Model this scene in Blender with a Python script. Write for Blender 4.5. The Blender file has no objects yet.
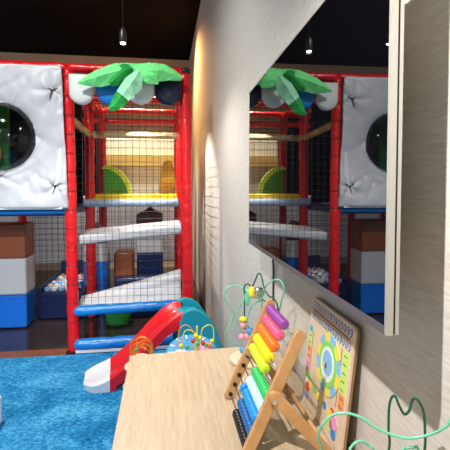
import bpy, bmesh, math, random
from mathutils import Vector, Matrix, noise

# ------------------------------------------------------------------ camera
S = bpy.context.scene
EYE = 1.45
F, CX, CY = 420.0, 225.0, 208.0
YAW, PIT = math.atan(61/420), math.atan(18/420)
cam_d = bpy.data.cameras.new('camera'); cam = bpy.data.objects.new('camera', cam_d)
S.collection.objects.link(cam); S.camera = cam
cam_d.sensor_width = 36; cam_d.lens = 36*F/450; cam_d.shift_y = -(225-CY)/450
cam_d.clip_start = 0.02
cam.location = (0, 0, EYE)
cam.rotation_euler = (math.pi/2-PIT, 0, -YAW)

# ------------------------------------------------------------------ world, lamps, exposure
W = bpy.data.worlds.new('world'); S.world = W; W.use_nodes = True
W.node_tree.nodes['Background'].inputs[0].default_value = (0.86, 0.93, 1.0, 1)
W.node_tree.nodes['Background'].inputs[1].default_value = 0.42
S.view_settings.view_transform = 'Standard'; S.view_settings.look = 'None'
S.view_settings.gamma = 1; S.view_settings.use_curve_mapping = False
S.view_settings.exposure = 0.4

def spot(name, loc, tgt, power, size=80, blend=.5, rad=.03, col=(1, .96, .9)):
    d = bpy.data.lights.new(name, 'SPOT'); o = bpy.data.objects.new(name, d)
    S.collection.objects.link(o); o.location = loc
    o.rotation_euler = (Vector(tgt)-Vector(loc)).to_track_quat('-Z', 'Y').to_euler()
    d.energy = power; d.spot_size = math.radians(size); d.spot_blend = blend
    d.shadow_soft_size = rad; d.color = col
    return o
def area(name, loc, tgt, power, sx, sy, col=(1, 1, 1)):
    d = bpy.data.lights.new(name, 'AREA'); o = bpy.data.objects.new(name, d)
    S.collection.objects.link(o); o.location = loc
    o.rotation_euler = (Vector(tgt)-Vector(loc)).to_track_quat('-Z', 'Y').to_euler()
    d.shape = 'RECTANGLE'; d.size = sx; d.size_y = sy; d.energy = power; d.color = col
    return o
spot('pendant_light_table', (-.28, .38, 2.20), (.0, .9, .7), 90, 150, .5, .016, (1, .97, .93))
spot('pendant_light_entrance', (-.27, 3.0, 2.44), (-.27, 3.1, 0), 40, 150, .6, .018, (1, .96, .9))
spot('ceiling_spot_carpet', (-1.2, 1.6, 3.8), (-.6, 3.5, .6), 270, 104, .8, .12, (1, .97, .93))
spot('ceiling_spot_panel', (-2.3, 1.2, 3.8), (-1.2, 3.9, 1.2), 30, 70, .8, .08, (1, .97, .93))
spot('ceiling_spot_warm', (-.15, 6.3, 3.7), (.48, 6.0, 2.4), 210, 120, .9, .1, (1, .55, .2))
spot('ceiling_spot_inside', (-.50, 4.70, 2.44), (.48, 4.5, .9), 120, 76, .5, .008, (1, .96, .88))
spot('ceiling_spot_front', (-1.5, -1.3, 3.1), (-1.45, 4.6, .35), 430, 26, .7, .04, (1, .98, .95))
spot('fill_spot_rear', (-.45, 5.98, 3.72), (-.45, 6.32, .9), 480, 62, .8, .06, (1, .97, .9))  # added fill, no known lamp here; brightens the rear pad and board

# ------------------------------------------------------------------ helpers
rnd = random.Random(7)
def see(px, py, Y):
    """point of the room that stands at depth Y on the sight line of a picture point"""
    cy, sy, cp, sp = math.cos(YAW), math.sin(YAW), math.cos(PIT), math.sin(PIT)
    a, b = (px-CX)/F, -(py-CY)/F
    d = (sy*cp+a*cy+b*sy*sp, cy*cp-a*sy+b*cy*sp, -sp+b*cp)
    t = Y/d[1]
    return Vector((d[0]*t, Y, EYE+d[2]*t))

def mat(name, col, rough=.5, metal=0, bump=0, bscale=40, var=0, vscale=8, spec=.5, coat=0, ior=1.45, stretch=(1, 1, 1), col2=None, emit=0, sheen=0):
    m = bpy.data.materials.new(name); m.use_nodes = True
    nt = m.node_tree; N = nt.nodes; L = nt.links; b = N['Principled BSDF']
    b.inputs['Base Color'].default_value = (*col, 1); b.inputs['Roughness'].default_value = rough
    b.inputs['Metallic'].default_value = metal; b.inputs['Specular IOR Level'].default_value = spec
    b.inputs['Coat Weight'].default_value = coat; b.inputs['IOR'].default_value = ior
    b.inputs['Sheen Weight'].default_value = sheen
    if emit:
        b.inputs['Emission Color'].default_value = (*col, 1); b.inputs['Emission Strength'].default_value = emit
    if bump or var:
        tc = N.new('ShaderNodeTexCoord'); mp = N.new('ShaderNodeMapping'); L.new(tc.outputs['Object'], mp.inputs[0])
        mp.inputs['Scale'].default_value = stretch
    if bump:
        n = N.new('ShaderNodeTexNoise'); n.inputs['Scale'].default_value = bscale; n.inputs['Detail'].default_value = 4
        bp = N.new('ShaderNodeBump'); bp.inputs['Strength'].default_value = bump; bp.inputs['Distance'].default_value = .01
        L.new(mp.outputs[0], n.inputs[0]); L.new(n.outputs[0], bp.inputs['Height']); L.new(bp.outputs[0], b.inputs['Normal'])
    if var:
        n = N.new('ShaderNodeTexNoise'); n.inputs['Scale'].default_value = vscale; n.inputs['Detail'].default_value = 6
        n.inputs['Roughness'].default_value = .65
        r = N.new('ShaderNodeValToRGB'); L.new(mp.outputs[0], n.inputs[0]); L.new(n.outputs[0], r.inputs[0])
        c2 = col2 or tuple(c*(1-var) for c in col)
        r.color_ramp.elements[0].position = .35; r.color_ramp.elements[0].color = (*c2, 1)
        r.color_ramp.elements[1].position = .65; r.color_ramp.elements[1].color = (*col, 1)
        L.new(r.outputs[0], b.inputs['Base Color'])
    return m

M = {}
M['wall'] = mat('wall_paper', (.65, .605, .545), .75, bump=.10, bscale=9, var=.15, vscale=7, stretch=(1, 2.2, 22), col2=(.53, .485, .425), spec=.2)
M['backwall'] = mat('back_wall', (.62, .48, .33), .8, var=.1, vscale=3)
M['ceiling'] = mat('black_ceiling', (.006, .004, .0035), .9, spec=.1)
M['darkfloor'] = mat('dark_floor', (.05, .032, .026), .16, var=.5, vscale=2)
M['sill'] = mat('brown_wood_strip', (.28, .09, .04), .45, var=.4, vscale=8, stretch=(1, 8, 8))
M['alu'] = mat('champagne_metal', (.55, .53, .47), .42, metal=.55, spec=.5)
M['alu_dark'] = mat('grey_metal_bezel', (.17, .155, .155), .4, metal=.5)
M['screen'] = mat('black_screen_glass', (.002, .002, .003), .015, ior=3.1, spec=.5)
M['black'] = mat('black_plastic', (.012, .012, .012), .4)
M['red'] = mat('red_vinyl', (.62, .008, .012), .28, bump=.35, bscale=16, spec=.5)
M['redplastic'] = mat('red_plastic', (.72, .012, .02), .3, spec=.5)
M['blue'] = mat('blue_vinyl', (.008, .20, .62), .25, bump=.35, bscale=18)
M['darkblue'] = mat('dark_blue_vinyl', (.006, .02, .11), .35, bump=.2, bscale=12)
M['blockblue'] = mat('pillar_blue_vinyl', (.008, .16, .72), .35, bump=.1, bscale=8)
M['paleblue'] = mat('pale_blue_vinyl', (.36, .50, .72), .4, bump=.3, bscale=16)
M['brown'] = mat('brown_vinyl', (.30, .085, .035), .33, bump=.15, bscale=8)
M['maroon'] = mat('maroon_vinyl', (.07, .008, .008), .4)
M['white'] = mat('white_vinyl', (.66, .68, .72), .4, bump=.25, bscale=10)
M['panel'] = mat('grey_white_vinyl', (.49, .51, .55), .42, bump=.35, bscale=7)
M['cloud'] = mat('white_foam_cover', (.68, .71, .69), .5, bump=.1, bscale=10)
M['navy'] = mat('navy_vinyl', (.004, .008, .03), .28, bump=.3, bscale=12)
M['yellow'] = mat('yellow_vinyl', (.80, .58, .01), .4)
M['ochre'] = mat('ochre_foam', (.62, .36, .01), .45)
M['beige'] = mat('beige_vinyl', (.42, .32, .17), .5, bump=.3, bscale=14)
M['green'] = mat('green_plastic', (.06, .36, .04), .35)
M['leaf'] = mat('light_green_felt', (.20, .88, .28), .7, bump=.15, bscale=30)
M['leafdark'] = mat('dark_green_felt', (.015, .33, .05), .7, bump=.15, bscale=30)
M['leafpale'] = mat('pale_green_felt', (.34, .80, .50), .7, bump=.15, bscale=30)
M['net'] = mat('dark_net_cord', (.02, .018, .02), .55)
M['shade_backdrop'] = mat('shade_black', (.006, .005, .006), .9, spec=.1)  # near-black colour standing in for the shade inside the frame
M['cream'] = mat('cream_panel', (.80, .74, .54), .6, var=.12, vscale=5, stretch=(5, 1, .6))
M['mustard'] = mat('mustard_panel', (.62, .44, .12), .6)
M['teal'] = mat('teal_plastic', (.008, .30, .40), .3)
M['whiteplastic'] = mat('white_plastic', (.78, .82, .86), .3)
M['oak'] = mat('light_oak', (.60, .465, .325), .42, bump=.05, bscale=60, var=.2, vscale=16, stretch=(5, .45, 3), col2=(.47, .345, .225))
M['beech'] = mat('beech_wood', (.60, .33, .14), .38, var=.2, vscale=14, stretch=(2, 2, 2), col2=(.50, .26, .10))
M['birch'] = mat('birch_board', (.80, .64, .47), .45, var=.12, vscale=10, stretch=(6, 1, 6), col2=(.74, .57, .40))
M['birchedge'] = mat('birch_board_edge', (.34, .19, .08), .5)
M['steel'] = mat('steel_rod', (.6, .6, .6), .25, metal=1)
M['mint'] = mat('mint_wire', (.16, .58, .36), .25)
M['forest'] = mat('dark_green_wire', (.012, .09, .055), .25)
M['orangewire'] = mat('orange_wire', (.85, .30, .01), .3)
M['yellowwire'] = mat('yellow_wire', (.85, .72, .15), .3)
def plain(n, c, r=.3): M[n] = mat(n, c, r)
plain('bead_purple', (.30, .06, .34)); plain('bead_pink', (.85, .11, .22)); plain('bead_orange', (.90, .19, .02))
plain('bead_yellow', (.93, .74, .01)); plain('bead_lime', (.60, .82, .03)); plain('bead_green', (.03, .50, .12))
plain('bead_ice', (.50, .78, .84)); plain('bead_blue', (.01, .27, .68)); plain('bead_navy', (.008, .11, .33)); plain('bead_black', (.01, .01, .01))
plain('toy_blue', (.08, .32, .62)); plain('toy_pink', (.80, .34, .38)); plain('toy_yellow', (.85, .68, .03)); plain('toy_red', (.7, .03, .03))
plain('print_white', (.85, .85, .83), .5); plain('print_blue', (.25, .52, .85), .5); plain('print_yellow', (.92, .75, .08), .5)
plain('print_green', (.25, .70, .12), .5); plain('print_lime', (.56, .85, .15), .5); plain('print_orange', (.92, .30, .08), .5)
plain('print_pink', (.90, .36, .62), .5); plain('print_ink', (.05, .09, .22), .5); plain('print_red', (.75, .05, .04), .5); plain('print_tan', (.78, .60, .42), .5)
plain('print_cyan', (.12, .55, .62), .5)
M['lampglow'] = mat('lamp_glow', (1, .98, .93), .5, emit=14)

# dome: clear dark acrylic
def dome_mat():
    m = bpy.data.materials.new('smoked_acrylic'); m.use_nodes = True
    N = m.node_tree.nodes; L = m.node_tree.links; N.remove(N['Principled BSDF'])
    t = N.new('ShaderNodeBsdfTransparent'); t.inputs[0].default_value = (.42, .44, .46, 1)
    g = N.new('ShaderNodeBsdfGlossy'); g.inputs['Roughness'].default_value = .08
    g.inputs[0].default_value = (.9, .93, 1, 1)
    f = N.new('ShaderNodeFresnel'); f.inputs[0].default_value = 1.4
    x = N.new('ShaderNodeMixShader'); L.new(f.outputs[0], x.inputs[0]); L.new(t.outputs[0], x.inputs[1]); L.new(g.outputs[0], x.inputs[2])
    L.new(x.outputs[0], N['Material Output'].inputs[0]); return m
M['dome'] = dome_mat()

# carpet: blue loop pile with worn, lighter patches and seams of the tiles
def carpet_mat():
    m = bpy.data.materials.new('blue_carpet'); m.use_nodes = True
    nt = m.node_tree; N = nt.nodes; L = nt.links; b = N['Principled BSDF']
    b.inputs['Roughness'].default_value = .9; b.inputs['Specular IOR Level'].default_value = .15
    tc = N.new('ShaderNodeTexCoord')
    mp = N.new('ShaderNodeMapping'); mp.inputs['Rotation'].default_value = (0, 0, .5); mp.inputs['Scale'].default_value = (1.4, 1.9, 1)
    L.new(tc.outputs['Object'], mp.inputs[0])
    n1 = N.new('ShaderNodeTexNoise'); n1.inputs['Scale'].default_value = 2.2; n1.inputs['Detail'].default_value = 5; n1.inputs['Distortion'].default_value = .8
    n2 = N.new('ShaderNodeTexNoise'); n2.inputs['Scale'].default_value = 26; n2.inputs['Detail'].default_value = 6; n2.inputs['Roughness'].default_value = .8
    L.new(mp.outputs[0], n1.inputs[0]); L.new(mp.outputs[0], n2.inputs[0])
    a = N.new('ShaderNodeMath'); a.operation = 'MULTIPLY_ADD'; a.inputs[1].default_value = 1.15
    h = N.new('ShaderNodeMath'); h.operation = 'MULTIPLY_ADD'; h.inputs[1].default_value = .5; h.inputs[2].default_value = .02
    L.new(n1.outputs[0], h.inputs[0]); L.new(n2.outputs[0], a.inputs[0]); L.new(h.outputs[0], a.inputs[2])
    r = N.new('ShaderNodeValToRGB'); L.new(a.outputs[0], r.inputs[0])
    e = r.color_ramp.elements
    e[0].position = .62; e[0].color = (.004, .09, .25, 1)
    e[1].position = 1.0; e[1].color = (.12, .52, .86, 1)
    k = r.color_ramp.elements.new(.82); k.color = (.014, .25, .56, 1)
    L.new(r.outputs[0], b.inputs['Base Color'])
    bp = N.new('ShaderNodeBump'); bp.inputs['Strength'].default_value = .8; bp.inputs['Distance'].default_value = .012
    L.new(n2.outputs[0], bp.inputs['Height']); L.new(bp.outputs[0], b.inputs['Normal'])
    return m
M['carpet'] = carpet_mat()

def props(o, label=None, cat=None, group=None, kind=None):
    if label: o['label'] = label
    if cat: o['category'] = cat
    if group: o['group'] = group
    if kind: o['kind'] = kind
    return o
def root(name, label, cat, loc=(0, 0, 0), group=None):
    o = bpy.data.objects.new(name, None); S.collection.objects.link(o); o.location = loc
    o.empty_display_size = .05
    return props(o, label, cat, group)

class MB:
    """collects shapes (world coordinates) and builds them as one mesh"""
    def __init__(s): s.v = []; s.f = []; s.sm = []; s.mi = []; s.cur = 0
    def add(s, vs, fs, smooth=False):
        n = len(s.v); s.v += [tuple(v) for v in vs]
        for f in fs: s.f.append([i+n for i in f]); s.sm.append(smooth); s.mi.append(s.cur)
    def box(s, x0, x1, y0, y1, z0, z1, mtx=None):
        vs = [Vector((x, y, z)) for z in (z0, z1) for y in (y0, y1) for x in (x0, x1)]
        if mtx: vs = [mtx @ v for v in vs]
        s.add(vs, [(0, 2, 3, 1), (4, 5, 7, 6), (0, 1, 5, 4), (2, 6, 7, 3), (0, 4, 6, 2), (1, 3, 7, 5)])
    def tube(s, pts, r, n=8, closed=False, caps=True):
        pts = [Vector(p) for p in pts]; m = len(pts)
        rs = r if isinstance(r, (list, tuple)) else [r]*m
        up = Vector((0, 0, 1)); vs = []; u = None
        for i, p in enumerate(pts):
            if closed: t = pts[(i+1) % m]-pts[i-1]
            else: t = pts[min(i+1, m-1)]-pts[max(i-1, 0)]
            t.normalize()
            if u is None:
                u = t.cross(up) if abs(t.dot(up)) < .95 else t.cross(Vector((1, 0, 0)))
            else: u = u-t*u.dot(t)
            u.normalize(); w = t.cross(u)
            for k in range(n):
                a = 2*math.pi*k/n; vs.append(p+(u*math.cos(a)+w*math.sin(a))*rs[i])
        fs = []
        for i in range(m if closed else m-1):
            j = (i+1) % m
            for k in range(n): fs.append((i*n+k, i*n+(k+1) % n, j*n+(k+1) % n, j*n+k))
        s.add(vs, fs, n > 4)
        if caps and not closed:
            b = len(s.v)-m*n
            s.f.append([b+k for k in reversed(range(n))]); s.sm.append(False); s.mi.append(s.cur)
            s.f.append([b+(m-1)*n+k for k in range(n)]); s.sm.append(False); s.mi.append(s.cur)
    def lathe(s, c, prof, axis='Z', n=20, smooth=True):
        """prof: list of (radius, height along axis)"""
        c = Vector(c); vs = []
        for r, h in prof:
            for k in range(n):
                a = 2*math.pi*k/n; x, y = r*math.cos(a), r*math.sin(a)
                vs.append(c+Vector({'Z': (x, y, h), 'Y': (x, h, y), 'X': (h, x, y)}[axis]))
        fs = [(i*n+k, i*n+(k+1) % n, (i+1)*n+(k+1) % n, (i+1)*n+k) for i in range(len(prof)-1) for k in range(n)]
        s.add(vs, fs, smooth)
        b = len(s.v)-len(prof)*n
        for st in (0, (len(prof)-1)*n): s.f.append([b+st+k for k in range(n)]); s.sm.append(False); s.mi.append(s.cur)
    def ball(s, c, r, sc=(1, 1, 1), n=14):
        vs = []; m = n//2
        for i in range(1, m):
            t = math.pi*i/m
            for k in range(n):
                a = 2*math.pi*k/n
                vs.append((c[0]+r*sc[0]*math.sin(t)*math.cos(a), c[1]+r*sc[1]*math.sin(t)*math.sin(a), c[2]+r*sc[2]*math.cos(t)))
        fs = [((i*n+k), (i+1)*n+k, (i+1)*n+(k+1) % n, i*n+(k+1) % n) for i in range(m-2) for k in range(n)]
        vs += [(c[0], c[1], c[2]+r*sc[2]), (c[0], c[1], c[2]-r*sc[2])]; T = len(vs)-2
        fs += [(T, k, (k+1) % n) for k in range(n)]+[(T+1, (m-2)*n+(k+1) % n, (m-2)*n+k) for k in range(n)]
        s.add(vs, fs, True)
    def prism(s, outline, fn):
        """outline: 2-D points; fn(u, v, side) gives the 3-D point on side 0 or 1"""
        n = len(outline)
        vs = [fn(u, v, 0) for u, v in outline]+[fn(u, v, 1) for u, v in outline]
        fs = [list(range(n)), list(reversed(range(n, 2*n)))]+[(i, i+n, (i+1) % n+n, (i+1) % n) for i in range(n)]
        s.add(vs, fs)
    def build(s, name, m, parent=None, bevel=0, seg=2, smooth=None, solid=0, origin=None):
        me = bpy.data.meshes.new(name)
        o = bpy.data.objects.new(name, me)
        if origin is None:
            if parent is not None: origin = Vector((0, 0, 0))
            else:
                xs, ys, zs = zip(*s.v); origin = Vector(((min(xs)+max(xs))/2, (min(ys)+max(ys))/2, min(zs)))
        origin = Vector(origin)
        off = origin if parent is None else abs_loc(parent)+origin
        me.from_pydata([Vector(v)-off for v in s.v], [], s.f)
        for p, sm, mi in zip(me.polygons, s.sm, s.mi): p.use_smooth = sm if smooth is None else smooth; p.material_index = mi
        bm = bmesh.new(); bm.from_mesh(me); bmesh.ops.recalc_face_normals(bm, faces=bm.faces); bm.to_mesh(me); bm.free()
        for k in (m if isinstance(m, (list, tuple)) else [m]): me.materials.append(M[k] if isinstance(k, str) else k)
        S.collection.objects.link(o); o.location = origin
        if parent is not None: o.parent = parent
        if solid: md = o.modifiers.new('thick', 'SOLIDIFY'); md.thickness = solid; md.offset = 0
        if bevel:
            md = o.modifiers.new('bevel', 'BEVEL'); md.width = bevel; md.segments = seg; md.limit_method = 'ANGLE'; md.angle_limit = .6
            for p in me.polygons: p.use_smooth = True
            md.harden_normals = True
        return o
def abs_loc(o):
    v = Vector(o.location)
    while o.parent: o = o.parent; v += Vector(o.location)
    return v
def smooth_curve(pts, k=8, closed=False):
    P = [Vector(p) for p in pts]; n = len(P); out = []
    for i in range(n if closed else n-1):
        g = lambda j: P[j % n] if closed else P[max(0, min(n-1, j))]
        a, b, c, d = g(i-1), g(i), g(i+1), g(i+2)
        for q in range(k):
            t = q/k
            out.append(.5*((2*b)+(c-a)*t+(2*a-5*b+4*c-d)*t*t+(3*b-a-3*c+d)*t**3))
    if not closed: out.append(P[-1])
    return out
def padded(p0, p1, r, seed=0, wrinkle=.10, ties=.17, n=16):
    """foam-padded pole: a tube pinched by its ties, with creased vinyl"""
    p0, p1 = Vector(p0), Vector(p1); L = (p1-p0).length; m = max(4, int(L/.022)); t = (p1-p0)/L
    u = t.cross(Vector((0, 0, 1))) if abs(t.z) < .9 else t.cross(Vector((1, 0, 0))); u.normalize(); w = t.cross(u)
    b = MB(); vs = []
    for i in range(m+1):
        s = L*i/m; d = min(s % ties, ties-s % ties) if ties else 1
        q = 1-.11*math.exp(-(d/.012)**2)
        if i in (0, m): q *= .8
        for k in range(n):
            a = 2*math.pi*k/n
            nz = noise.noise(Vector((math.cos(a)*1.3+seed*7.1, math.sin(a)*1.3, s*11)))
            cr = abs(noise.noise(Vector((math.cos(a)*2.2, math.sin(a)*2.2+seed*3.3, s*26)))); rr = r*q*(1+wrinkle*nz-.10*math.exp(-(cr/.07)**2)); vs.append(p0+t*s+(u*math.cos(a)+w*math.sin(a))*rr)
    b.add(vs, [(i*n+k, i*n+(k+1) % n, (i+1)*n+(k+1) % n, (i+1)*n+k) for i in range(m) for k in range(n)]+[tuple(range(n)), tuple(m*n+k for k in range(n))], True)
    return b
def net_mb(o, u, v, w, h, cell, r=.0028, seed=0, jit=.006):
    """square net: cords along u and v over w x h"""
    o, u, v = Vector(o), Vector(u).normalized(), Vector(v).normalized(); nn = u.cross(v); b = MB()
    def pt(a, c):
        k = noise.noise(Vector((a*3+seed, c*3, seed)))
        e = min(a, w-a, c, h-c); e = min(1, max(0, e)/.1)
        return o+u*(a+e*jit*noise.noise(Vector((a*5, c*5, 3+seed))))+v*(c+e*jit*noise.noise(Vector((a*5, c*5, 9+seed))))+nn*(k*.02*e)
    na, nc = max(1, round(w/cell)), max(1, round(h/cell))
    for i in range(na+1): b.tube([pt(w*i/na, h*j/nc) for j in range(nc+1)], r, 3, caps=False)
    for j in range(nc+1): b.tube([pt(w*i/na, h*j/nc) for i in range(na+1)], r, 3, caps=False)
    return b
def copy_tree(o, parent=None):
    c = o.copy(); S.collection.objects.link(c); c.parent = parent
    for ch in list(o.children): copy_tree(ch, c)
    return c

# ------------------------------------------------------------------ the setting
WX = .48; CZ = 3.86; BY = 7.94
def slab(name, m, *b, **k):
    q = MB(); q.box(*b); return props(q.build(name, m), kind='structure', **k)
slab('floor', 'darkfloor', -4.5, WX, -1.5, BY, -.06, -.008)
slab('floor_carpet', 'carpet', -4.5, WX, -1.5, 3.80, -.008, 0)
slab('trim_1', 'sill', -4.5, -.86, 3.80, 3.90, -.008, .022)
slab('ceiling', 'ceiling', -4.5, WX+.1, -1.5, BY+.1, CZ, CZ+.08)
slab('wall_right', 'wall', WX, WX+.1, -1.5, BY+.1, -.06, CZ)
slab('wall_back', 'backwall', -4.5, WX, BY, BY+.1, -.06, CZ)

# ------------------------------------------------------------------ play structure
X0, X1, X2 = -1.86, -.825, .195
Y0, Y1, Y2 = 3.86, 4.90, 5.90
play = root('play_structure', 'soft play climbing frame of red padded posts, black nets and a grey window panel', 'play structure', (-.82, 4.88, 0))
k = 0
for y in (Y0, Y1, Y2):
    for x in (X0, X1, X2):
        k += 1; rr = .052 if y == Y0 else .055
        padded((x+(.02 if y == Y0 else 0), y, 0), (x, y, 2.50), rr, k, .12, .16 if x < X2 else .3).build('post', 'red', play)
for y, z in ((Y0, 2.515), (Y1, 2.47), (Y2, 2.52), (Y2, 2.38)):
    for a, b in ((X0, X1), (X1, X2)):
        k += 1; padded((a, y, z), (b, y, z), .04, k, .14, .2).build('top_beam', 'red', play)
for x in (X0, X1, X2):
    for a, b in ((Y0, Y1), (Y1, Y2)):
        k += 1; padded((x, a, 2.5), (x, b, 2.5), .04, k).build('side_beam', 'red', play)
for x in (X1, X2):
    for i in range(15):
        z = .12+.165*i; xx = x+.02*(1-z/2.5); q = MB()
        q.tube([(xx+.051*math.cos(a), Y0+.051*math.sin(a), z+.004*math.cos(a*2+i)) for a in [2*math.pi*j/20 for j in range(20)]], .0028, 5, True)
        q.build('cable_tie', 'black' if x == X1 else 'red', play)
# beige hand rails
padded((X1, Y0, 2.09), (X1, Y1, 2.07), .035, 31, .2, .1).build('hand_rail', 'beige', play)
padded((X1, Y1, 2.07), (X2, Y1, 2.07), .037, 32, .2, .1).build('hand_rail', 'beige', play)
# cap on the corner
q = MB(); q.lathe((X2, Y0, 2.50), [(.047, 0), (.047, .03), (.035, .045)], n=16); q.build('post_cap', 'black', play)
# blue tubes at the entrance
padded((X1+.03, Y0-.02, .375), (X2+.03, Y0-.02, .40), .046, 41, .14, .32).build('entrance_bar', 'blue', play)
padded((X1+.03, Y0-.02, .075), (X2+.03, Y0-.02, .09), .05, 42, .14, .32).build('entrance_bar', 'blue', play)
q = MB(); q.box(X1+.04, X2-.04, Y0-.05, Y0+.05, 0, .03); q.build('foot_board', 'white', play, .006)
padded((X0, Y0+.02, 1.258), (X1-.02, Y0+.02, 1.262), .026, 43, .1, .3).build('panel_bar', 'blue', play)
# deck of the second level
q = MB(); q.box(X1+.03, X2-.03, Y1-.03, Y2, 1.31, 1.37); q.build('deck', 'yellow', play, .01)
padded((X1-.2, Y1-.05, 1.305), (X2-.03, Y1-.05, 1.305), .045, 44, .2, .12).build('deck_edge', 'paleblue', play)
padded((X1+.05, Y1, 1.385), (X2-.03, Y1, 1.385), .022, 45, .05, .3).build('deck_rail', 'yellow', play)
# climbing step: grey-white slab hung in nets
T = Matrix.Translation((-.32, 4.16, 1.045)) @ Matrix.Rotation(-.09, 4, 'Y') @ Matrix.Rotation(.03, 4, 'X')
q = MB(); q.box(-.46, .49, -.25, .25, -.045, .045, T); q.build('climbing_step', 'panel', play, .03, 3)
q = MB(); q.lathe((.175, 3.90, 1.09), [(.01, -.02), (.035, -.012), (.04, .01), (.03, .03), (.01, .035)], 'Y', 14); q.build('step_end', 'paleblue', play)
# white ramp wedge rising to the right
def ramp():
    b = MB(); vs = []; n = 24; m = 10
    for j in range(m+1):
        for i in range(n+1):
            u, t = i/n, j/m
            x = X1+.05+(X2-X1-.09)*u; top = .435+.235*u**1.05
            z = .39+(top-.39)*t; y = 3.94+.16*t-.025*math.sin(t*math.pi*3)*u
            vs.append((x, y+.006*noise.noise(Vector((x*6, 0, z*9))), z))
    b.add(vs, [(j*(n+1)+i, j*(n+1)+i+1, (j+1)*(n+1)+i+1, (j+1)*(n+1)+i) for j in range(m) for i in range(n)], True)
    return b
ramp().build('ramp', 'white', play, solid=.03)
# nets
net_mb((X1+.05, Y0+.02, .42), (1, 0, 0), (0, 0, 1), X2-X1-.09, 2.05, .064, .0021).build('front_net', 'net', play)
net_mb((X1+.05, Y0+.0, .11), (1, 0, 0), (0, 0, 1), X2-X1-.09, .24, .064, .0021, 2).build('low_net', 'net', play)
net_mb((X2, Y0+.05, .1), (0, 1, 0), (0, 0, 1), Y2-Y0-.1, 2.35, .07, .0024, 3).build('side_net', 'net', play)
net_mb((X1+.05, Y1, 1.42), (1, 0, 0), (0, 0, 1), X2-X1-.09, 1.0, .07, .0016, 4).build('inner_net', 'net', play)
net_mb((-1.43, Y1-.03, .06), (1, 0, 0), (0, 0, 1), .58, 1.15, .064, .0021, 5).build('front_net', 'net', play)
net_mb((X0+.05, 6.0, .1), (1, 0, 0), (0, 0, 1), X2-X0-.1, 1.2, .075, .0026, 6).build('rear_net', 'net', play)
net_mb((X1, Y2+.02, 2.12), (1, 0, 0), (0, 0, 1), X2-X1, .4, .05, .0022, 7).build('rear_net', 'net', play)
# panels at the back of the frame
q = MB(); q.box(X0-.6, X2+.1, 6.30, 6.36, .38, 1.36); q.build('rear_pad', 'white', play, .02)
q = MB(); q.box(-.84, X2+.1, 6.30, 6.36, 1.37, 2.2); q.build('rear_board', 'cream', play, .006)
q = MB(); q.box(-.84, X2+.1, 6.26, 6.295, 1.80, 1.96); q.build('rear_stripe', 'mustard', play, .006)
q = MB()
for i in range(30):
    x = X0-.6+i*.052; y = 6.31+(.02 if i % 2 else 0)
    q.box(x, x+.052, y, y+.015, 1.37, 2.6)
q.build('shade_backdrop', 'shade_backdrop', play)  # added black sheet, stands in for the dark depth behind the nets
# green quarter-round slide hood and yellow hump on the deck
arc = [(0, 0)]+[(.34*math.sin(a), .39*math.cos(a)) for a in [i*math.pi/2/14 for i in range(15)]]
q = MB(); q.prism(arc, lambda u, v, s: (-.79+u, 5.72+.1*s, 1.371+v)); q.build('slide_hood', 'green', play, .01)
arc2 = [(.34*math.sin(a)+.035, .39*math.cos(a)+.01) for a in [i*math.pi/2/14 for i in range(15)]]+[(.34*math.sin(a)-.01, .39*math.cos(a)-.03) for a in [i*math.pi/2/14 for i in reversed(range(15))]]
q = MB(); q.prism(arc2, lambda u, v, s: (-.79+u, 5.62+.08*s, 1.371+max(0, v))); q.build('hood_rim', 'print_lime', play)
hp = [(-.125, 0), (-.11, .12), (-.085, .3), (-.062, .40), (-.035, .45), (0, .465), (.035, .45), (.06, .40), (.085, .3), (.11, .12), (.125, 0)]
q = MB(); q.prism(hp, lambda u, v, s: (.05+u, 5.28+.22*s, 1.371+v)); q.build('foam_hump', 'ochre', play, .03, 3)

# grey padded panel with its round window
PCX, PCZ, PR = -1.358, 1.897, .285
def panel():
    b = MB(); x0, x1, z0, z1 = X0+.04, X1+.006, 1.285, 2.50
    tuft = [(see(55, 93, 3.86).x, see(55, 93, 3.86).z), (see(58, 186, 3.86).x, see(58, 186, 3.86).z), (see(3, 177, 3.86).x, see(3, 177, 3.86).z),
            (-1.73, 2.36), (-1.75, 1.5)]
    nx, nz = 92, 106; idx = {}; vs = []; fs = []
    for j in range(nz+1):
        for i in range(nx+1):
            z = z0+(z1-z0)*j/nz; x = x0+(x1-.036*(z-z0)/(z1-z0)-x0)*i/nx
            dx, dz = x-PCX, z-PCZ; rr = math.hypot(dx, dz)
            if rr < PR-.014: continue
            if rr < PR: x, z = PCX+dx/rr*PR, PCZ+dz/rr*PR
            e = min(x-x0, x1-x, z-z0, z1-z); h = .045*(1-math.exp(-e/.006))
            eh = max(0, rr-PR); h *= .55+.45*(1-math.exp(-eh/.04))
            for n_, (tx, tz) in enumerate(tuft):
                r = math.hypot(x-tx, z-tz); a = math.atan2(z-tz, x-tx)
                h -= .022*math.exp(-(r/.035)**2)
                h += .015*math.exp(-r/.14)*min(1, r/.03)*(abs(math.cos(2.5*a+n_*1.3))*2-1)
            h += .024*noise.noise(Vector((x*1.6+z*1.1, z*5-x*3.6, 1)))-.010*math.exp(-(noise.noise(Vector((x*1.2+z*.8, z*3.2-x*2.6, 8)))/.07)**2)+.005*noise.noise(Vector((x*13, z*9+x*7, 4)))
            idx[(i, j)] = len(vs); vs.append((x, Y0-.052-h, z))
    for j in range(nz):
        for i in range(nx):
            q = [idx.get(p) for p in ((i, j), (i+1, j), (i+1, j+1), (i, j+1))]
            if None not in q: fs.append(q)
            elif q.count(None) == 1: fs.append([t for t in q if t is not None])
    b.add(vs, fs, True); return b, tuft, (x0, x1, z0, z1)
pb, tufts, (px0, px1, pz0, pz1) = panel()
pan = pb.build('window_panel', 'panel', play, solid=.006)
q = MB(); 
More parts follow.
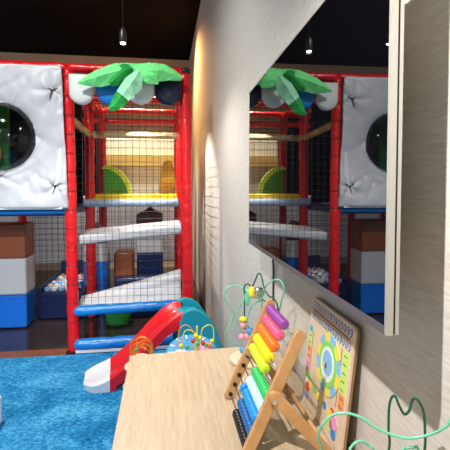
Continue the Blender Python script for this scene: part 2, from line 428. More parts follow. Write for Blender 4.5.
# backing board of the panel: four pieces round the window
px1 -= .05; q.box(px0, px1, Y0-.085, Y0-.06, pz0, PCZ-PR); q.box(px0, px1, Y0-.085, Y0-.06, PCZ+PR, pz1)
q.box(px0, PCX-PR, Y0-.085, Y0-.06, PCZ-PR, PCZ+PR); q.box(PCX+PR, px1, Y0-.085, Y0-.06, PCZ-PR, PCZ+PR)
q.build('panel_backing', 'white', play)
q = MB(); q.tube([(PCX+PR*math.cos(a), Y0-.078, PCZ+PR*math.sin(a)) for a in [2*math.pi*i/56 for i in range(56)]], .005, 8, True); q.build('window_ring', 'black', pan)
q = MB(); vs = []; n, m = 48, 14
for i in range(m+1):
    t = math.pi/2*i/m
    for k_ in range(n):
        a = 2*math.pi*k_/n; vs.append((PCX+PR*math.cos(t)*math.cos(a), Y0-.07-.19*math.sin(t), PCZ+PR*math.cos(t)*math.sin(a)))
q.add(vs, [(i*n+k_, i*n+(k_+1) % n, (i+1)*n+(k_+1) % n, (i+1)*n+k_) for i in range(m) for k_ in range(n)], True)
q.build('bubble_window', 'dome', pan)
for tx, tz in tufts:
    b = MB()
    for a, l in ((math.radians(-105), .09), (math.radians(25), .055), (math.radians(150), .05)):
        b.tube([(tx+math.cos(a)*l*s, Y0-.094-.006*s, tz+math.sin(a)*l*s) for s in (0, .5, 1)], [.006, .0045, .002], 6)
    b.build('tuft_tie', 'black', pan)
q = MB(); q.box(X0+.05, -1.425, 4.16, 4.22, 1.35, 2.4); q.build('inner_board', 'green', play, .01)
q = MB(); q.ball((-1.60, 4.10, 1.78), .14, (1, .3, 1.2), 20); q.build('inner_pad', 'ochre', play)
q = MB(); q.box(X0+.05, X1-.05, 4.75, 4.79, 1.3, 2.45); q.build('inner_shade_sheet', 'shade_backdrop', play)  # added black sheet, stands in for the dark interior behind the window
q = MB(); q.box(X0+.03, X1-.03, Y0+.04, Y1-.03, 1.22, 1.28); q.build('deck', 'darkblue', play, .01)

# cloud scallops under the top beam
def scallop(cx, zt, w, h, m, y, tilt=0):
    r = w/2; out = [(-r, 0), (r, 0)]+[(r*math.cos(a), -(h-r)-r*math.sin(a)) for a in [math.pi*i/18 for i in range(19)]]
    b = MB(); vs = []; fs = []
    L = 6; N = len(out)
    for side in (-1, 1):
        for l in range(L+1):
            s_ = 1-l/L
            for (u, v) in out:
                cu, cv = 0, -h*.5
                uu, vv = cu+(u-cu)*s_, cv+(v-cv)*s_
                d = .014+.024*math.sqrt(max(0, 1-s_**2.2))
                vs.append(Vector((cx+uu, y+side*d+.004*noise.noise(Vector((uu*14, vv*14, cx*9))), zt+vv)))
    for si in range(2):
        o_ = si*(L+1)*N
        for l in range(L):
            for i in range(N): fs.append((o_+l*N+i, o_+l*N+(i+1) % N, o_+(l+1)*N+(i+1) % N, o_+(l+1)*N+i))
    for i in range(N): fs.append((i, (i+1) % N, (L+1)*N+(i+1) % N, (L+1)*N+i))
    b.add(vs, fs, True); return b
YS = 3.79
for (a, b_, y0, y1, m) in ((69, 94, 74, 105, 'cloud'), (96, 124, 76, 105.5, 'blue'), (127, 154.5, 78, 105, 'cloud'), (154.5, 181.5, 76, 106, 'navy')):
    A, B = see(a, y0, YS), see(b_, y1, YS)
    scallop((A.x+B.x)/2, A.z, B.x-A.x, A.z-B.z, m, YS).build('scallop_pad', m, play)
# palm leaf made of folded lobes
def lobe(pts, widths, m, fold=.25, name='leaf_lobe'):
    P = smooth_curve([see(*p) for p in pts], 6); n = len(P)-1; b = MB(); vs = []; fs = []
    for i, p in enumerate(P):
        t = i/n*(len(widths)-1); j = min(int(t), len(widths)-2); w = widths[j]*(1-(t-j))+widths[j+1]*(t-j)
        d = (P[min(i+1, n)]-P[max(i-1, 0)]); d.y = 0; d.normalize(); s = Vector((-d.z, 0, d.x))
        for q_ in (-1, -.5, 0, .5, 1):
            vs.append(p+s*w*q_+Vector((0, abs(q_)*w*fold*3.2+.012*noise.noise(Vector((p.x*22, q_*2, p.z*22))), 0)))
    for i in range(n):
        for j in range(4): fs.append((i*5+j, (i+1)*5+j, (i+1)*5+j+1, i*5+j+1))
    b.add(vs, fs, False); return b.build(name, m, play, solid=.006)
lobe([(138, 69, 3.70), (118, 71, 3.62), (97, 77, 3.62), (78, 83, 3.66)], [.06, .085, .07, .004], 'leaf')
lobe([(132, 68, 3.66), (122, 73, 3.60), (110, 84, 3.62)], [.07, .085, .02], 'leafdark')
lobe([(134, 69, 3.66), (148, 71, 3.60), (164, 71, 3.62), (182, 78, 3.68)], [.06, .09, .07, .015], 'leaf')
lobe([(138, 70, 3.61), (150, 76, 3.58), (158, 84, 3.62)], [.04, .055, .004], 'leaf')
lobe([(140, 70, 3.60), (133, 81, 3.55), (122, 95, 3.56)], [.02, .075, .06], 'leafpale')
lobe([(123, 93, 3.57), (117, 102, 3.60), (109, 110, 3.64)], [.058, .055, .01], 'leafdark')

# ------------------------------------------------------------------ things inside the frame
def pillar(x0, x1, y0, y1, bands, label, cap=None):
    r_ = root('foam_pillar', label, 'padded pillar', ((x0+x1)/2, (y0+y1)/2, 0))
    for i, (za, zb, m) in enumerate(bands):
        b = MB(); b.box(x0, x1, y0, y1, za, zb)
        props(b.build(('lower_block', 'middle_block', 'top_block')[i], m, r_, .022, 3), {'blockblue': 'blue block', 'darkblue': 'navy block', 'white': 'white block', 'brown': 'brown block'}.get(m))
    if cap:
        z = cap; w = (x1-x0)/2; out = [(-w, 0), (w, 0), (w, .13), (w*.5, .17), (w*.2, .20), (0, .235), (-w*.2, .20), (-w*.5, .17), (-w, .13)]
        b = MB(); b.prism(out, lambda u, v, s: ((x0+x1)/2+u, y0+(y1-y0)*s, z+v)); props(b.build('roof_block', 'maroon', r_, .012), 'maroon peaked block')
    return r_
pillar(-1.98, -1.435, 4.62, 4.95, [(.0, .352, 'blockblue'), (.352, .735, 'white'), (.735, 1.10, 'brown')], 'tall brown, white and blue foam pillar below the grey window panel')
pillar(-.94, -.665, 5.05, 5.35, [(0, .60, 'blockblue'), (.60, .83, 'white')], 'narrow blue and white foam pillar behind the inner red post', .83)
pillar(-.345, -.018, 5.40, 5.7, [(0, .645, 'darkblue'), (.645, 1.01, 'white')], 'navy and white foam pillar with a maroon peaked top inside the netted bay', 1.01)
q = MB(); q.box(-.60, -.37, 5.1, 5.4, 0, .72); props(q.build('brown_foam_block', 'brown', bevel=.05, seg=4), 'brown foam block standing between the two inner foam pillars', 'foam block')
q = MB(); q.box(-.56, .12, 4.80, 4.98, 0, .46); props(q.build('foam_bench', 'darkblue', bevel=.03, seg=3), 'dark blue padded bench behind the white ramp', 'bench')
tub = root('green_tub', 'round dark green tub on the dark floor below the white ramp', 'tub', (-.50, 4.62, 0))
q = MB(); q.lathe((-.50, 4.62, 0), [(.11, 0), (.125, .03), (.14, .12), (.145, .26), (.13, .26), (.12, .05)], n=28); q.build('tub_body', 'leafdark', tub)
q = MB(); q.lathe((-.50, 4.62, .235), [(.146, 0), (.158, .008), (.158, .03), (.146, .036)], n=28); q.build('rim', 'leafdark', tub)
# ball pit
pit = root('ball_pit', 'dark blue padded ball pit behind the net left of the front red post', 'ball pit', (-1.13, 5.35, 0))
q = MB(); q.box(-1.38, -.95, 4.98, 5.86, 0, .27); q.build('pit_base', 'darkblue', pit)
q = MB(); q.box(-1.38, -.90, 4.90, 4.98, 0, .30); q.build('front_wall', 'darkblue', pit, .015)
q = MB(); q.box(-1.38, -.95, 5.86, 5.93, 0, .50); q.build('rear_wall', 'darkblue', pit, .015)
q = MB(); q.box(-1.44, -1.38, 4.96, 5.93, 0, .34); q.box(-.95, -.90, 4.98, 5.86, 0, .33); q.build('side_wall', 'darkblue', pit, .01)
cols = [('print_white', 'white'), ('print_blue', 'light blue'), ('toy_pink', 'pink'), ('print_tan', 'tan'), ('bead_navy', 'navy')]
proto = {}
for (m, c) in cols:
    b = MB(); b.ball((0, 0, 0), .036, n=14); proto[c] = b
first = {}
for j in range(11):
    for i in range(5):
        m, c = cols[rnd.choice([0, 0, 1, 2, 3, 4])]
        loc = (-1.335+i*.078+(.03 if j % 2 else 0)+rnd.uniform(-.003, .003), 5.03+j*.076, .306+rnd.uniform(0, .004))
        if c not in first:
            o = proto[c].build('pit_ball', m, origin=(0, 0, 0)); first[c] = o
            props(o, c+' plastic ball lying in the dark ball pit behind the net', 'ball', 'balls in the ball pit')
        else: o = first[c].copy(); S.collection.objects.link(o)
        o.location = loc

# ------------------------------------------------------------------ toddler slide
sld = root('toddler_slide', 'toddler slide with red chute, white foot and teal ladder end by the wall', 'slide', (-.1, 3.25, 0))
YN, YF = 3.08, 3.44
path = [(-.60, .035), (-.54, .042), (-.46, .06), (-.38, .095), (-.28, .165), (-.19, .25), (-.10, .345), (0, .435), (.06, .47), (.11, .485), (.15, .487)]
def chute(i0, i1, rimh, name, m, w0=0):
    P = smooth_curve([Vector((x, 0, z)) for x, z in path], 5)[i0:i1+1]; b = MB(); vs = []; fs = []
    prof = None
    for i, p in enumerate(P):
        g = (p.x+.60)/.75
        rim = rimh(g); inset = .09*(1-min(1, g/.14))**2
        ya, yb = YN+inset, YF-inset
        nx = 0
        sec = [(ya, 0 if p.z < .1 else p.z-.07), (ya-.012, p.z+rim*.5), (ya, p.z+rim), (ya+.018, p.z+rim+.006), (ya+.035, p.z+rim*.85), (ya+.05, p.z+.008), (ya+.09, p.z-.012),
               (yb-.09, p.z-.012), (yb-.05, p.z+.008), (yb-.035, p.z+rim*.85), (yb-.018, p.z+rim+.006), (yb, p.z+rim), (yb+.012, p.z+rim*.5), (yb, 0 if p.z < .1 else p.z-.07)]
        if p.z >= .1: sec[0] = (ya, max(0, p.z-.07)); sec[-1] = (yb, max(0, p.z-.07))
        vs += [(p.x, y, max(0.0, z)) for y, z in sec]; prof = len(sec)
    for i in range(len(P)-1):
        for j in range(prof-1): fs.append((i*prof+j, (i+1)*prof+j, (i+1)*prof+j+1, i*prof+j+1))
        fs.append((i*prof+prof-1, (i+1)*prof+prof-1, (i+1)*prof, i*prof))
    fs.append(tuple(range(prof))); fs.append(tuple((len(P)-1)*prof+j for j in range(prof)))
    b.add(vs, fs, True); o_ = b.build(name, m, sld); md = o_.modifiers.new('split', 'EDGE_SPLIT'); md.split_angle = math.radians(42); return o_
rimf = lambda g: .015+.030*min(1, g*2.2)
chute(13, 50, rimf, 'chute', 'redplastic')
chute(0, 13, rimf, 'slide_foot', 'whiteplastic', 1)
sld.rotation_euler = (0, 0, .11)
# rounded teal side walls
sw = [(x_-.035, z_) for x_, z_ in [(.12, .20), (.125, .47), (.145, .525), (.18, .553), (.225, .56), (.28, .545), (.34, .50), (.39, .43), (.43, .34), (.455, .22), (.47, .0), (.40, .0), (.38, .12), (.30, .20), (.22, .20), (.16, .0), (.10, .0)]]
for y in (YN-.015, YF-.03):
    q = MB(); q.prism(sw, lambda u, v, s: (u, y+.045*s, v)); q.build('side_wall', 'teal', sld, .014, 3)
q = MB(); q.box(.11, .27, YN+.03, YF-.03, .47, .49); q.build('slide_platform', 'teal', sld, .006)
for z, x in ((.14, .365), (.27, .335), (.39, .305)):
    q = MB(); q.box(x-.05, x+.05, YN+.03, YF-.03, z, z+.03); q.build('step', 'teal', sld, .01)
q = MB(); q.lathe((.155, YF-.036, .515), [(.009, -.004), (.009, .004)], 'Y', 12); q.build('bolt', 'black', sld)
# ------------------------------------------------------------------ activity toys behind the table
act = root('activity_drum', 'round blue activity toy with yellow wire mazes behind the table', 'toy', (.155, 2.42, 0))
AX, AY, AZ = .155, 2.40, .50
q = MB(); q.lathe((AX, AY, 0), [(.13, 0), (.14, .02), (.115, .1), (.115, AZ-.06), (.125, AZ-.03)], n=32); q.build('drum_body', 'toy_blue', act)
TT = Matrix.Translation((AX, AY, AZ)) @ Matrix.Rotation(.42, 4, 'X')
def tilt(b):
    b.v = [tuple(TT @ Vector(v)) for v in b.v]; return b
q = MB(); q.lathe((0, 0, 0), [(.05, -.05), (.15, -.02), (.155, 0), (.148, .012)], n=40); tilt(q).build('tray', 'teal', act)
q = MB(); q.lathe((0, 0, .012), [(.138, 0), (.138, .004)], n=40); plate = tilt(q).build('face_plate', 'toy_blue', act)
q = MB()
for i in range(14):
    a = 2*math.pi*i/14; c_, s_ = math.cos(a), math.sin(a); q = MB()
    q.tube([(c_*.105, s_*.105, .018), (c_*.135, s_*.135, .018)], .006, 6)
    tilt(q).build('dial_mark', 'print_white', plate)
q = MB(); q.lathe((-.065, -.03, .016), [(.045, 0), (.045, .012), (.03, .018)], n=24); tilt(q).build('turning_disc', 'print_white', act)
q = MB(); q.lathe((.07, .02, .016), [(.05, 0), (.05, .01), (.02, .014)], n=24); tilt(q).build('turning_disc', 'print_pink', act)
q = MB(); q.tube([(.02, -.02, .01), (.02, -.02, .10)], .012, 12); tilt(q).build('center_post', 'print_yellow', act)
def wire(pts, r, m, parent, name='wire', k=9):
    b = MB(); b.tube(smooth_curve(pts, k), r, 7); return b.build(name, m, parent)
wire([see(178, 347, 2.38), see(179, 331, 2.38), see(185, 325, 2.38), see(191, 328, 2.38), see(195, 338, 2.38)], .003, 'orangewire', act)
wire([see(181, 350, 2.36), see(184, 333, 2.36), see(189, 330, 2.36), see(196, 334, 2.36), see(205, 345, 2.36)], .003, 'yellowwire', act)
wire([see(201, 343, 2.38), see(202, 330, 2.38), see(208, 325, 2.38), see(213, 328, 2.38), see(214, 342, 2.38)], .003, 'yellowwire', act)
wire([see(197, 345, 2.40), see(197, 326, 2.40)], .005, 'yellowwire', act)
for px, py, m in ((193, 341, 'toy_red'), (203, 343, 'toy_red'), (181, 346, 'bead_yellow'), (206, 345, 'bead_green'), (187, 347, 'bead_green'), (210, 346, 'bead_orange'), (198, 344, 'bead_green'), (196, 336, 'bead_yellow'), (200, 338, 'bead_yellow'), (212, 341, 'toy_yellow')):
    p = see(px, py, 2.33); q = MB(); q.ball(p, .013, n=12); q.build('toy_bead', m, act)

tow = root('coil_maze', 'wooden tower toy with a coil of orange wires beside the table corner', 'bead maze', (-.135, 2.35, 0))
q = MB(); q.lathe((-.135, 2.35, 0), [(.10, 0), (.10, .02), (.09, .026)], n=32); q.build('base_disc', 'birch', tow)
q = MB(); q.tube([(-.135, 2.35, .02), (-.135, 2.35, .515)], .014, 12); q.build('tower_post', 'birch', tow)
for z, r in ((.345, .098), (.455, .088), (.50, .05)):
    q = MB(); q.lathe((-.135, 2.35, z), [(r-.008, 0), (r, .006), (r, .018), (r-.008, .024)], n=32); q.build('shelf_disc', 'birch', tow)
for i, (w, h, a, ox) in enumerate(((.058, .085, .1, 0), (.050, .065, .5, .012), (.055, .05, -.2, -.004), (.058, .035, .3, .006), (.05, .02, -.4, 0), (.054, .07, -.7, .01))):
    c = Vector((-.128+ox, 2.30+.012*i, .515)); u = Vector((math.cos(a), math.sin(a), 0))
    wire([c-u*w]+[c-u*w*math.cos(b_)+Vector((0, -.03*math.sin(b_), h+.055*math.sin(b_))) for b_ in [math.pi*j/8 for j in range(9)]]+[c+u*w], .003, 'orangewire', tow)
for i, m in enumerate(('bead_green', 'toy_red', 'bead_orange')):
    q = MB(); q.ball((-.15+i*.022, 2.28, .59), .010, n=12); q.build('toy_bead', m, tow)

# ------------------------------------------------------------------ white box at the left edge
q = MB(); q.box(-1.45, -.995, 2.25, 2.71, .02, .19); wb = root('storage_box', 'low white box at the left edge of the carpet', 'box', (-1.22, 2.46, 0))
q.build('box_body', 'whiteplastic', wb, .012)
q = MB(); q.box(-1.44, -.985, 2.24, 2.715, 0, .025); q.build('box_base', 'bead_navy', wb, .004)

# ------------------------------------------------------------------ table
TZ = .78
tb = root('play_table', 'light oak table with a plain top along the right wall', 'table', (.15, 1.1, 0))
tops = [(-.134, .15), (.474, .15), (.474, 1.755), (-.141, 1.713)]
q = MB(); q.prism(tops, lambda u, v, s: (u, v, TZ-.025*s)); q.build('tabletop', 'oak', tb, .0025)
q = MB(); q.box(-.09, .44, 1.64, 1.66, TZ-.10, TZ-.025); q.box(-.09, -.07, .25, 1.66, TZ-.10, TZ-.025); q.build('apron', 'oak', tb)
for x in (-.09, .40):
    for y in (.22, 1.62):
        q = MB(); q.box(x, x+.045, y, y+.045, 0, TZ-.025); q.build('leg', 'oak', tb, .003)

# ------------------------------------------------------------------ television
tv = root('television', 'wide black flat television with champagne metal frame on the right wall', 'television', (WX, 1.2, 1.2))
ty0, ty1, tz0, tz1, tx = .618, 1.818, 1.216, 1.875, .36
tv.rotation_euler = (0, 0, -.0156)
q = MB(); q.box(tx+.001, tx+.006, ty0+.006, ty1-.004, tz0+.014, tz1-.005); q.build('screen', 'screen', tv)
q = MB(); q.box(tx, tx+.012, ty0, ty0+.006, tz0, tz1); q.box(tx, tx+.012, ty1-.004, ty1, tz0, tz1); q.box(tx, tx+.012, ty0+.006, ty1-.004, tz1-.005, tz1)
q.build('frame', 'alu', tv)
q = MB(); q.box(tx, tx+.012, ty0+.006, ty1-.004, tz0, tz0+.014); q.build('lower_bezel', 'alu_dark', tv)
q = MB(); q.box(tx+.0121, tx+.016, ty0+.002, ty1-.002, tz0+.002, tz1-.002); q.build('frame_groove', 'black', tv)
q = MB(); q.box(tx+.0161, tx+.022, ty0+.001, ty1-.001, tz0+.001, tz1-.001); q.build('rear_frame', 'alu', tv)
q = MB(); q.box(tx+.0221, tx+.055, ty0+.18, ty1-.18, tz0+.06, tz1-.12); q.build('rear_housing', 'black', tv, .01)
q = MB(); q.box(tx+.0551, WX-.004, 1.0, 1.4, tz0+.16, tz1-.2); q.build('wall_bracket', 'black', tv)
wire([(.42, 1.70, 1.30), (.45, 1.74, 1.20), (.472, 1.775, 1.12), (.474, 1.785, 1.0), (.474, 1.78, .86), (.474, 1.78, .70), (.474, 1.79, .4)], .004, 'black', None, 'power_cable')
props(bpy.data.objects['power_cable'], 'black power cable hanging down the wall under the television', 'cable')

# ------------------------------------------------------------------ abacus
ab = root('abacus', 'wooden abacus with ten rows of coloured beads standing on the table', 'abacus', (.30, 1.29, TZ))
YA, YB = 1.305, 1.005
A0, A1 = Vector((.199, 0, TZ+.004)), Vector((.341, 0, 1.0945))
ax = (A1-A0).normalized(); nrm = Vector((ax.z, 0, -ax.x)); L = (A1-A0).length
def rail(y, th=.015, w=.031):
    b = MB(); out = []
    for t, s in ((0, -1), (0, 1), (L-.006, 1), (L, .6), (L, -.6), (L-.006, -1)): out.append((t, s*w/2))
    b.prism(out, lambda u, v, s: A0+ax*u+nrm*v+Vector((0, y-th/2+th*s, 0)))
    return b
for y in (YA, YB):
    b = rail(y); b.v = [(x, yy, max(z, TZ+.0005)) for x, yy, z in b.v]; b.build('side_rail', 'beech', ab, .003)
piv = A0+ax*(L*.47)
for y in (YA-.017, YB-.017):
    f0, f1 = piv+Vector((-.006, 0, .018)), Vector((.404, 0, TZ+.006)); d = (f1-f0).normalized(); n2 = Vector((d.z, 0, -d.x)); l2 = (f1-f0).length
    out = [(0, -.010), (-.006, 0), (0, .010), (.01, .016), (l2, .016), (l2, -.016), (.01, -.016)]
    b = MB(); b.prism(out, lambda u, v, s: f0+d*u+n2*v+Vector((0, y-.007+.014*s, 0)))
    b.v = [(x, yy, max(z, TZ+.0005)) for x, yy, z in b.v]; lg = b.build('stand_leg', 'beech', ab, .003)
    b = MB(); b.lathe((piv.x, y-.007, piv.z), [(.0065, -.003), (.0065, .002)], 'Y', 14); b.build('screw', 'steel', lg)
b = MB(); b.tube([(f1.x-.012, YB-.02, f1.z+.028), (f1.x-.012, YA-.02, f1.z+.028)], .006, 10); b.build('cross_bar', 'beech', ab)
rows = ['bead_purple', 'bead_pink', 'bead_orange', 'bead_yellow', 'bead_lime', 'bead_green', 'bead_ice', 'bead_blue', 'bead_navy', 'bead_black']
R, TH = .0150, .0167
prof = [(.004, -.5*TH), (R*.72, -.5*TH), (R*.93, -.38*TH), (R, -.15*TH), (R, .15*TH), (R*.93, .38*TH), (R*.72, .5*TH), (.004, .5*TH)]
for i, m in enumerate(rows):
    t = L*(.93-.0975*i); c = A0+ax*t
    b = MB(); b.tube([(c.x, YA+.01, c.z), (c.x, YB-.002, c.z)], .0022, 8); rod = b.build('rod', 'steel', ab)
    b = MB(); b.lathe((c.x, YA-.0095, c.z), [(.0065, -.002), (.0065, .002)], 'Y', 14); b.build('rod_cap', 'black', rod)
    b = MB(); b.lathe((0, 0, 0), prof, 'Y', 18); start = [.006, .008, .010, .008, .010, .112, .105, .085, .115, .118][i]
    pr = None
    for j in range(10):
        y = YA-.010-start-TH*(j+.5)
        if i == 7 and j > 0: y -= .014
        y = max(y, YB+.009+TH*(9.5-j))
        if pr is None:
            b.v = [(x+ab.location.x, yy+ab.location.y, z+ab.location.z) for x, yy, z in b.v]
            pr = b.build('bead', m, ab); o = pr
        else: o = pr.copy(); S.collection.objects.link(o); o.parent = ab
        o.location = (c.x-ab.location.x, y-ab.location.y, c.z-ab.location.z)

# ------------------------------------------------------------------ calendar board
cal = root('calendar_board', 'wooden learning calendar board leaning on the wall below the television', 'calendar', (.44, 1.1, TZ))
O = Vector((.449, 1.285, TZ+.001)); U = Vector((-.012, -.318, .004)); V = Vector((.022, -.03, .335))
cw, chh = U.length, V.length; Un, Vn = U.normalized(), V.normalized(); Nn = Un.cross(Vn).normalized()
if Nn.x > 0: Nn = -Nn
def cp(u, v, h=0): return O+Un*(u*cw)+Vn*(v*chh)+Nn*h
def rrect(u0, u1, v0, v1, r, n=5):
    out = []; ru, rv = r/cw, r/chh
    for cx_, cy_, a0 in ((u1-ru, v1-rv, 0), (u0+ru, v1-rv, 90), (u0+ru, v0+rv, 180), (u1-ru, v0+rv, 270)):
        for i in range(n+1):
            a = math.radians(a0+90*i/n); out.append((cx_+ru*math.cos(a), cy_+rv*math.sin(a)))
    return out
def patch(out, h0, h1, m, name):
    b = MB(); b.prism(out, lambda u, v, s: cp(u, v, h0+(h1-h0)*s)); return b.build(name, m, cal)
TB = .009
q = MB(); q.prism(rrect(0, 1, 0, 1, .018), lambda u, v, s: cp(u, v, TB*s)); q.build('board', 'birch', cal, .0015)
q = MB(); q.prism(rrect(.004, .996, .003, .997, .018), lambda u, v, s: cp(u, v, -.0005-.006*s))
q.v = [(x, y, max(z, TZ+.0005)) for x, y, z in q.v]; q.build('rear_board', 'birchedge', cal)
patch(rrect(.06, .95, .882, .900, .002), TB, TB+.0008, 'birchedge', 'slider_slot')
for u0, v0, v1 in ((.125, .27, .70), (.82, .31, .78)):
    patch(rrect(u0, u0+.012, v0, v1, .001), TB, TB+.0008, 'birchedge', 'slider_slot')
def multi(outs, h0, h1, m, name):
    for out in outs: patch(out, h0, h1, m, name)
def ell(cu, cv, ru, rv=None, n=18, a0=0, a1=360):
    rv = rv if rv is not None else ru*cw/chh
    return [(cu+ru*math.cos(math.radians(a0+(a1-a0)*i/n)), cv+rv*math.sin(math.radians(a0+(a1-a0)*i/n))) for i in range(n+(0 if a1-a0 == 360 else 1))]
def number_mesh(items, size, m, name, h):
    for txt, cu, cv in items:
        b = MB()
        cu_ = bpy.data.curves.new('digits', 'FONT'); cu_.body = txt; cu_.size = size; cu_.align_x = 'CENTER'; cu_.align_y = 'CENTER'; cu_.offset = size*.02
        t = bpy.data.objects.new('digits', cu_); S.collection.objects.link(t)
        dg = bpy.context.evaluated_depsgraph_get(); me = bpy.data.meshes.new_from_object(t.evaluated_get(dg))
        base = cp(cu, cv, h)
        b.add([base+Un*v.co.x+Vn*(v.co.y*1.25) for v in me.vertices], [tuple(p.vertices) for p in me.polygons])
        bpy.data.objects.remove(t); bpy.data.curves.remove(cu_); bpy.data.meshes.remove(me)
        b.build(name, m, cal)
r1 = [(str(i+1), .077+i*.0629, .945) for i in range(15)]; r2 = [(str(i+16), .07+i*.0587, .838) for i in range(16)]
multi([ell(u, v, .022, .034, 12) for _, u, v in r1+r2], TB, TB+.0006, 'bead_navy', 'number_ring')
multi([ell(u, v, .013, .022, 12) for _, u, v in r1+r2], TB+.0006, TB+.0010, 'print_white', 'number_spot')
number_mesh(r1+r2, .011, 'print_ink', 'date_number', TB+.0012)
# day strip on the left, month strip on the right
for i, m in enumerate(('print_cyan', 'print_lime', 'print_lime', 'print_orange', 'print_orange', 'print_pink', 'print_pink')):
    patch(rrect(.022, .105, .675-.066*i, .738-.066*i, .002), TB, TB+.0008, m, 'day_label')
multi([rrect(.04, .088, .700-.066*i, .709-.066*i, .0005) for i in range(7)], TB+.0008, TB+.0014, 'print_ink', 'day_mark')
for i, m in enumerate(['print_lime']*5+['print_orange']*2):
    patch(rrect(.865, .968, .715-.066*i, .782-.066*i, .002), TB, TB+.0008, m, 'month_label')
multi([rrect(.88, .94, .742-.066*i, .750-.066*i, .0005) for i in range(7)], TB+.0008, TB+.0014, 'print_ink', 'month_mark')
# season wheel
cu0, cv0, RU = .575, .555, .275
for i in range(12):
    a0 = 90-30*i; rin = .6
    out = ell(cu0, cv0, RU, None, 5, a0-30, a0)+list(reversed(ell(cu0, cv0, RU*rin, None, 5, a0-30, a0)))
    patch(out, TB, TB+.002, 'print_yellow' if i % 2 else 'print_blue', 'wheel_segment')
patch(ell(cu0, cv0, RU*.74, None, 30), TB+.002, TB+.003, 'print_green', 'wheel_ring')
patch(ell(cu0, cv0, RU*.56, None, 30), TB+.003, TB+.004, 'print_white', 'wheel_face')
patch(ell(cu0+.01, cv0+.015, RU*.40, None, 24), TB+.004, TB+.005, 'print_blue', 'wheel_center')
patch(ell(cu0-.03, cv0-.03, RU*.12, None, 12), TB+.005, TB+.006, 'print_yellow', 'wheel_hand')
patch([(cu0-.02, cv0-.06), (cu0+.01, cv0-.02), (cu0-.005, cv0+.015), (cu0-.035, cv0-.02)], TB+.005, TB+.0065, 'print_ink', 'wheel_hand')
# weather pictures along the lower edge
for cu_, cv_, r_, m in ((.12, .235, .075, 'print_green'), (.10, .20, .05, 'print_white'), (.13, .16, .05, 'print_red'), (.17, .20, .05, 'print_yellow'), (.12, .085, .06, 'print_blue'), (.16, .12, .03, 'print_orange'),
                        (.33, .225, .035, 'print_green'), (.42, .20, .035, 'print_yellow'), (.50, .205, .04, 'print_yellow'), (.60, .21, .035, 'bead_blue'),
                        (.74, .19, .055, 'print_yellow'), (.77, .22, .05, 'print_red'), (.84, .18, .06, 'print_pink'), (.75, .12, .05, 'print_lime'), (.79, .14, .04, 'bead_purple'), (.84, .09, .05, 'bead_blue')):
    patch(ell(cu_, cv_, r_, None, 14), TB, TB+.0008+rnd.random()*.0012, m, 'weather_picture')

# ------------------------------------------------------------------ bead maze at the far end of the table
bm1 = root('bead_maze', 'wire bead maze with mint and dark green loops behind the abacus', 'bead maze', (.33, 1.59, TZ))
q = MB(); q.lathe((.33, 1.59, TZ), [(.075, 0), (.08, .004), (.08, .014), (.074, .018)], n=40); q.build('base_disc', 'birch', bm1)
yb = 1.59
w1 = [see(246, 352, yb), see(240, 346, 1.572), see(228, 341, 1.554), see(226, 333, 1.545), see(231, 322, 1.536), see(233, 313, 1.536), (see(227, 303, 1.536)), see(224, 294, 1.536), see(229, 287, 1.536), see(238, 286, 1.536), see(246, 291, 1.518), see(250, 298, 1.500), see(249, 305, 1.500)]
wire(w1, .0028, 'mint', bm1)
wire([see(258, 345, 1.590), see(246, 322, 1.572), see(244.5, 310, 1.554), see(245, 297, 1.536), see(244, 288, 1.518), see(247, 284, 1.509), see(252, 286, 1.500), see(255, 281, 1.482), see(258, 274, 1.465), (see(261, 275, 1.447)), see(264, 287, 1.429), see(268, 295, 1.411), see(275, 300, 1.393), see(278, 310, 1.393), see(276, 330, 1.518), see(268, 352, 1.590)], .0028, 'forest', bm1)
wire([see(258, 350, 1.607), see(243, 333, 1.590), see(237, 320, 1.581), see(240, 306, 1.572), see(248, 298, 1.554), see(258, 298, 1.518), see(266, 303, 1.482), see(272, 320, 1.518), see(266, 352, 1.607)], .0028, 'mint', bm1)
wire([see(250, 350, 1.554), see(247, 322, 1.536), see(251, 308, 1.518), see(260, 301, 1.500), see(269, 302, 1.482), see(274, 318, 1.500), see(272, 350, 1.572)], .0028, 'mint', bm1)
wire([see(262, 352, 1.625), see(262, 300, 1.465), see(266, 286, 1.429), see(274, 280, 1.393), see(281, 281, 1.375), see(284, 290, 1.366), see(281, 303, 1.393), see(276, 325, 1.482), see(272, 350, 1.607)], .0028, 'mint', bm1)
def bead(px, py, Y, r, m, parent, sc=(1, 1, 1), name='toy_bead'):
    q = MB(); q.ball(see(px, py, Y), r, sc, 16); return q.build(name, m, parent)
bead(252, 292, 1.500, .018, 'toy_yellow', bm1, (.8, 1, 1.2))
p = see(259, 292, 1.478); q = MB(); q.lathe(p, [(.019, 0), (.019, -.010), (.014, -.014), (.004, -.014)], 'Y', 24); props(q.build('bell', 'steel', bm1), 'silver bell')
bead(247.5, 297, 1.527, .013, 'mint', bm1, (.9, 1, 2.6))
bead(243.5, 319, 1.563, .014, 'toy_yellow', bm1, (1.2, 1.2, .7))
bead(243.5, 325, 1.563, .013, 'toy_pink', bm1); bead(242, 337, 1.563, .013, 'toy_pink', bm1); bead(245, 330, 1.572, .011, 'toy_pink', bm1); bead(248, 336, 1.554, .014, 'toy_pink', bm1)
bead(250, 331, 1.545, .016, 'toy_blue', bm1); bead(243, 350, 1.536, .014, 'toy_blue', bm1)

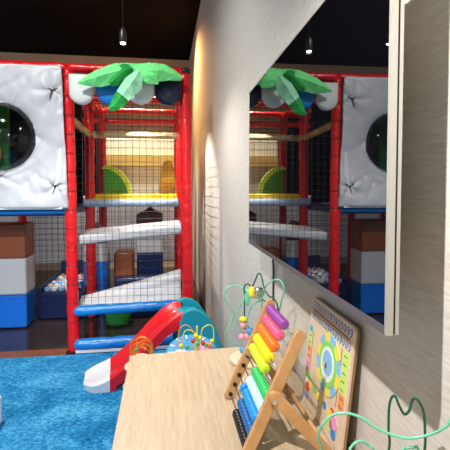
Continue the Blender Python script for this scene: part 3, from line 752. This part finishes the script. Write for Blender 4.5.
# ------------------------------------------------------------------ bead maze close to the camera
bm2 = root('bead_maze', 'wire bead maze with thick mint loops in the near right corner', 'bead maze', (.36, .66, TZ))
q = MB(); q.box(.235, .462, .54, .78, TZ+.001, TZ+.02); q.build('base_board', 'birch', bm2, .006)
YM = .64
wire([(.26, .72, TZ+.02), (.25, .72, .85)]+[see(321, 452, .70), see(318, 440, .69), see(321, 427, .68), see(331, 416, .67), see(345, 413, .66), see(360, 417, .65), see(375, 427, .64), see(390, 434, .63), see(405, 438, .62), see(420, 437, .61), see(434, 433, .60), see(447, 426, .585), see(460, 415, .57)]+[(.455, .56, .95), (.44, .57, .85), (.43, .58, TZ+.02)], .0023, 'mint', bm2, k=8)
wire([(.33, .66, TZ+.02), (.345, .66, .85)]+[see(388, 455, .66), see(388.5, 430, .66), see(389, 410, .66), see(391, 399, .66), see(395, 396, .655), see(399, 405, .65), see(404, 414, .65), see(409, 411, .64), (see(412, 401, .64)), see(416, 398.5, .63), see(421, 405, .63), see(424, 415, .63), see(425, 435, .63), see(424, 455, .63)]+[(.41, .63, .85), (.40, .63, TZ+.02)], .0023, 'forest', bm2, k=8)
wire([(.30, .70, TZ+.02), (.30, .70, .85)]+[see(348, 458, .66), see(352, 446, .66), see(360, 441, .66), see(368, 445, .66), see(373, 458, .66)]+[(.33, .70, .85), (.335, .72, TZ+.02)], .0023, 'mint', bm2)
wire([(.38, .60, TZ+.02), (.375, .62, .85)]+[see(402, 458, .62), see(406, 449, .62), see(413, 448, .62), see(419, 458, .62)]+[(.40, .60, .85), (.40, .60, TZ+.02)], .0023, 'mint', bm2)

# ------------------------------------------------------------------ ceiling lamps
def pendant(x, y, z, label, r=.022):
    o = root('pendant_spotlight', label, 'lamp', (x, y, z))
    b = MB(); b.lathe((x, y, z), [(r, 0), (r*1.15, .01), (r*1.1, .08), (r*.5, .1), (r*.3, .11)], n=20); b.build('lamp_housing', 'black', o)
    b = MB(); b.ball((x, y, z-.001), r*.8, (1, 1, .55), 16); b.build('bulb', 'lampglow', o)
    b = MB(); b.tube([(x, y, z+.1), (x, y, CZ)], .0025, 6); b.build('cord', 'black', o)
    return o
p = see(123, 43, 3.0); pendant(p.x, 3.0, p.z, 'black pendant spotlight hanging above the climbing frame entrance')
pendant(-.28, .38, 2.22, 'black pendant spotlight above the near end of the table')
b_ = see(388, 46, 1.0); pendant(.72-b_.x*5+.15, 5.0, EYE+(b_.z-EYE)*5, 'black pendant spotlight far left, mirrored in the television', .035)
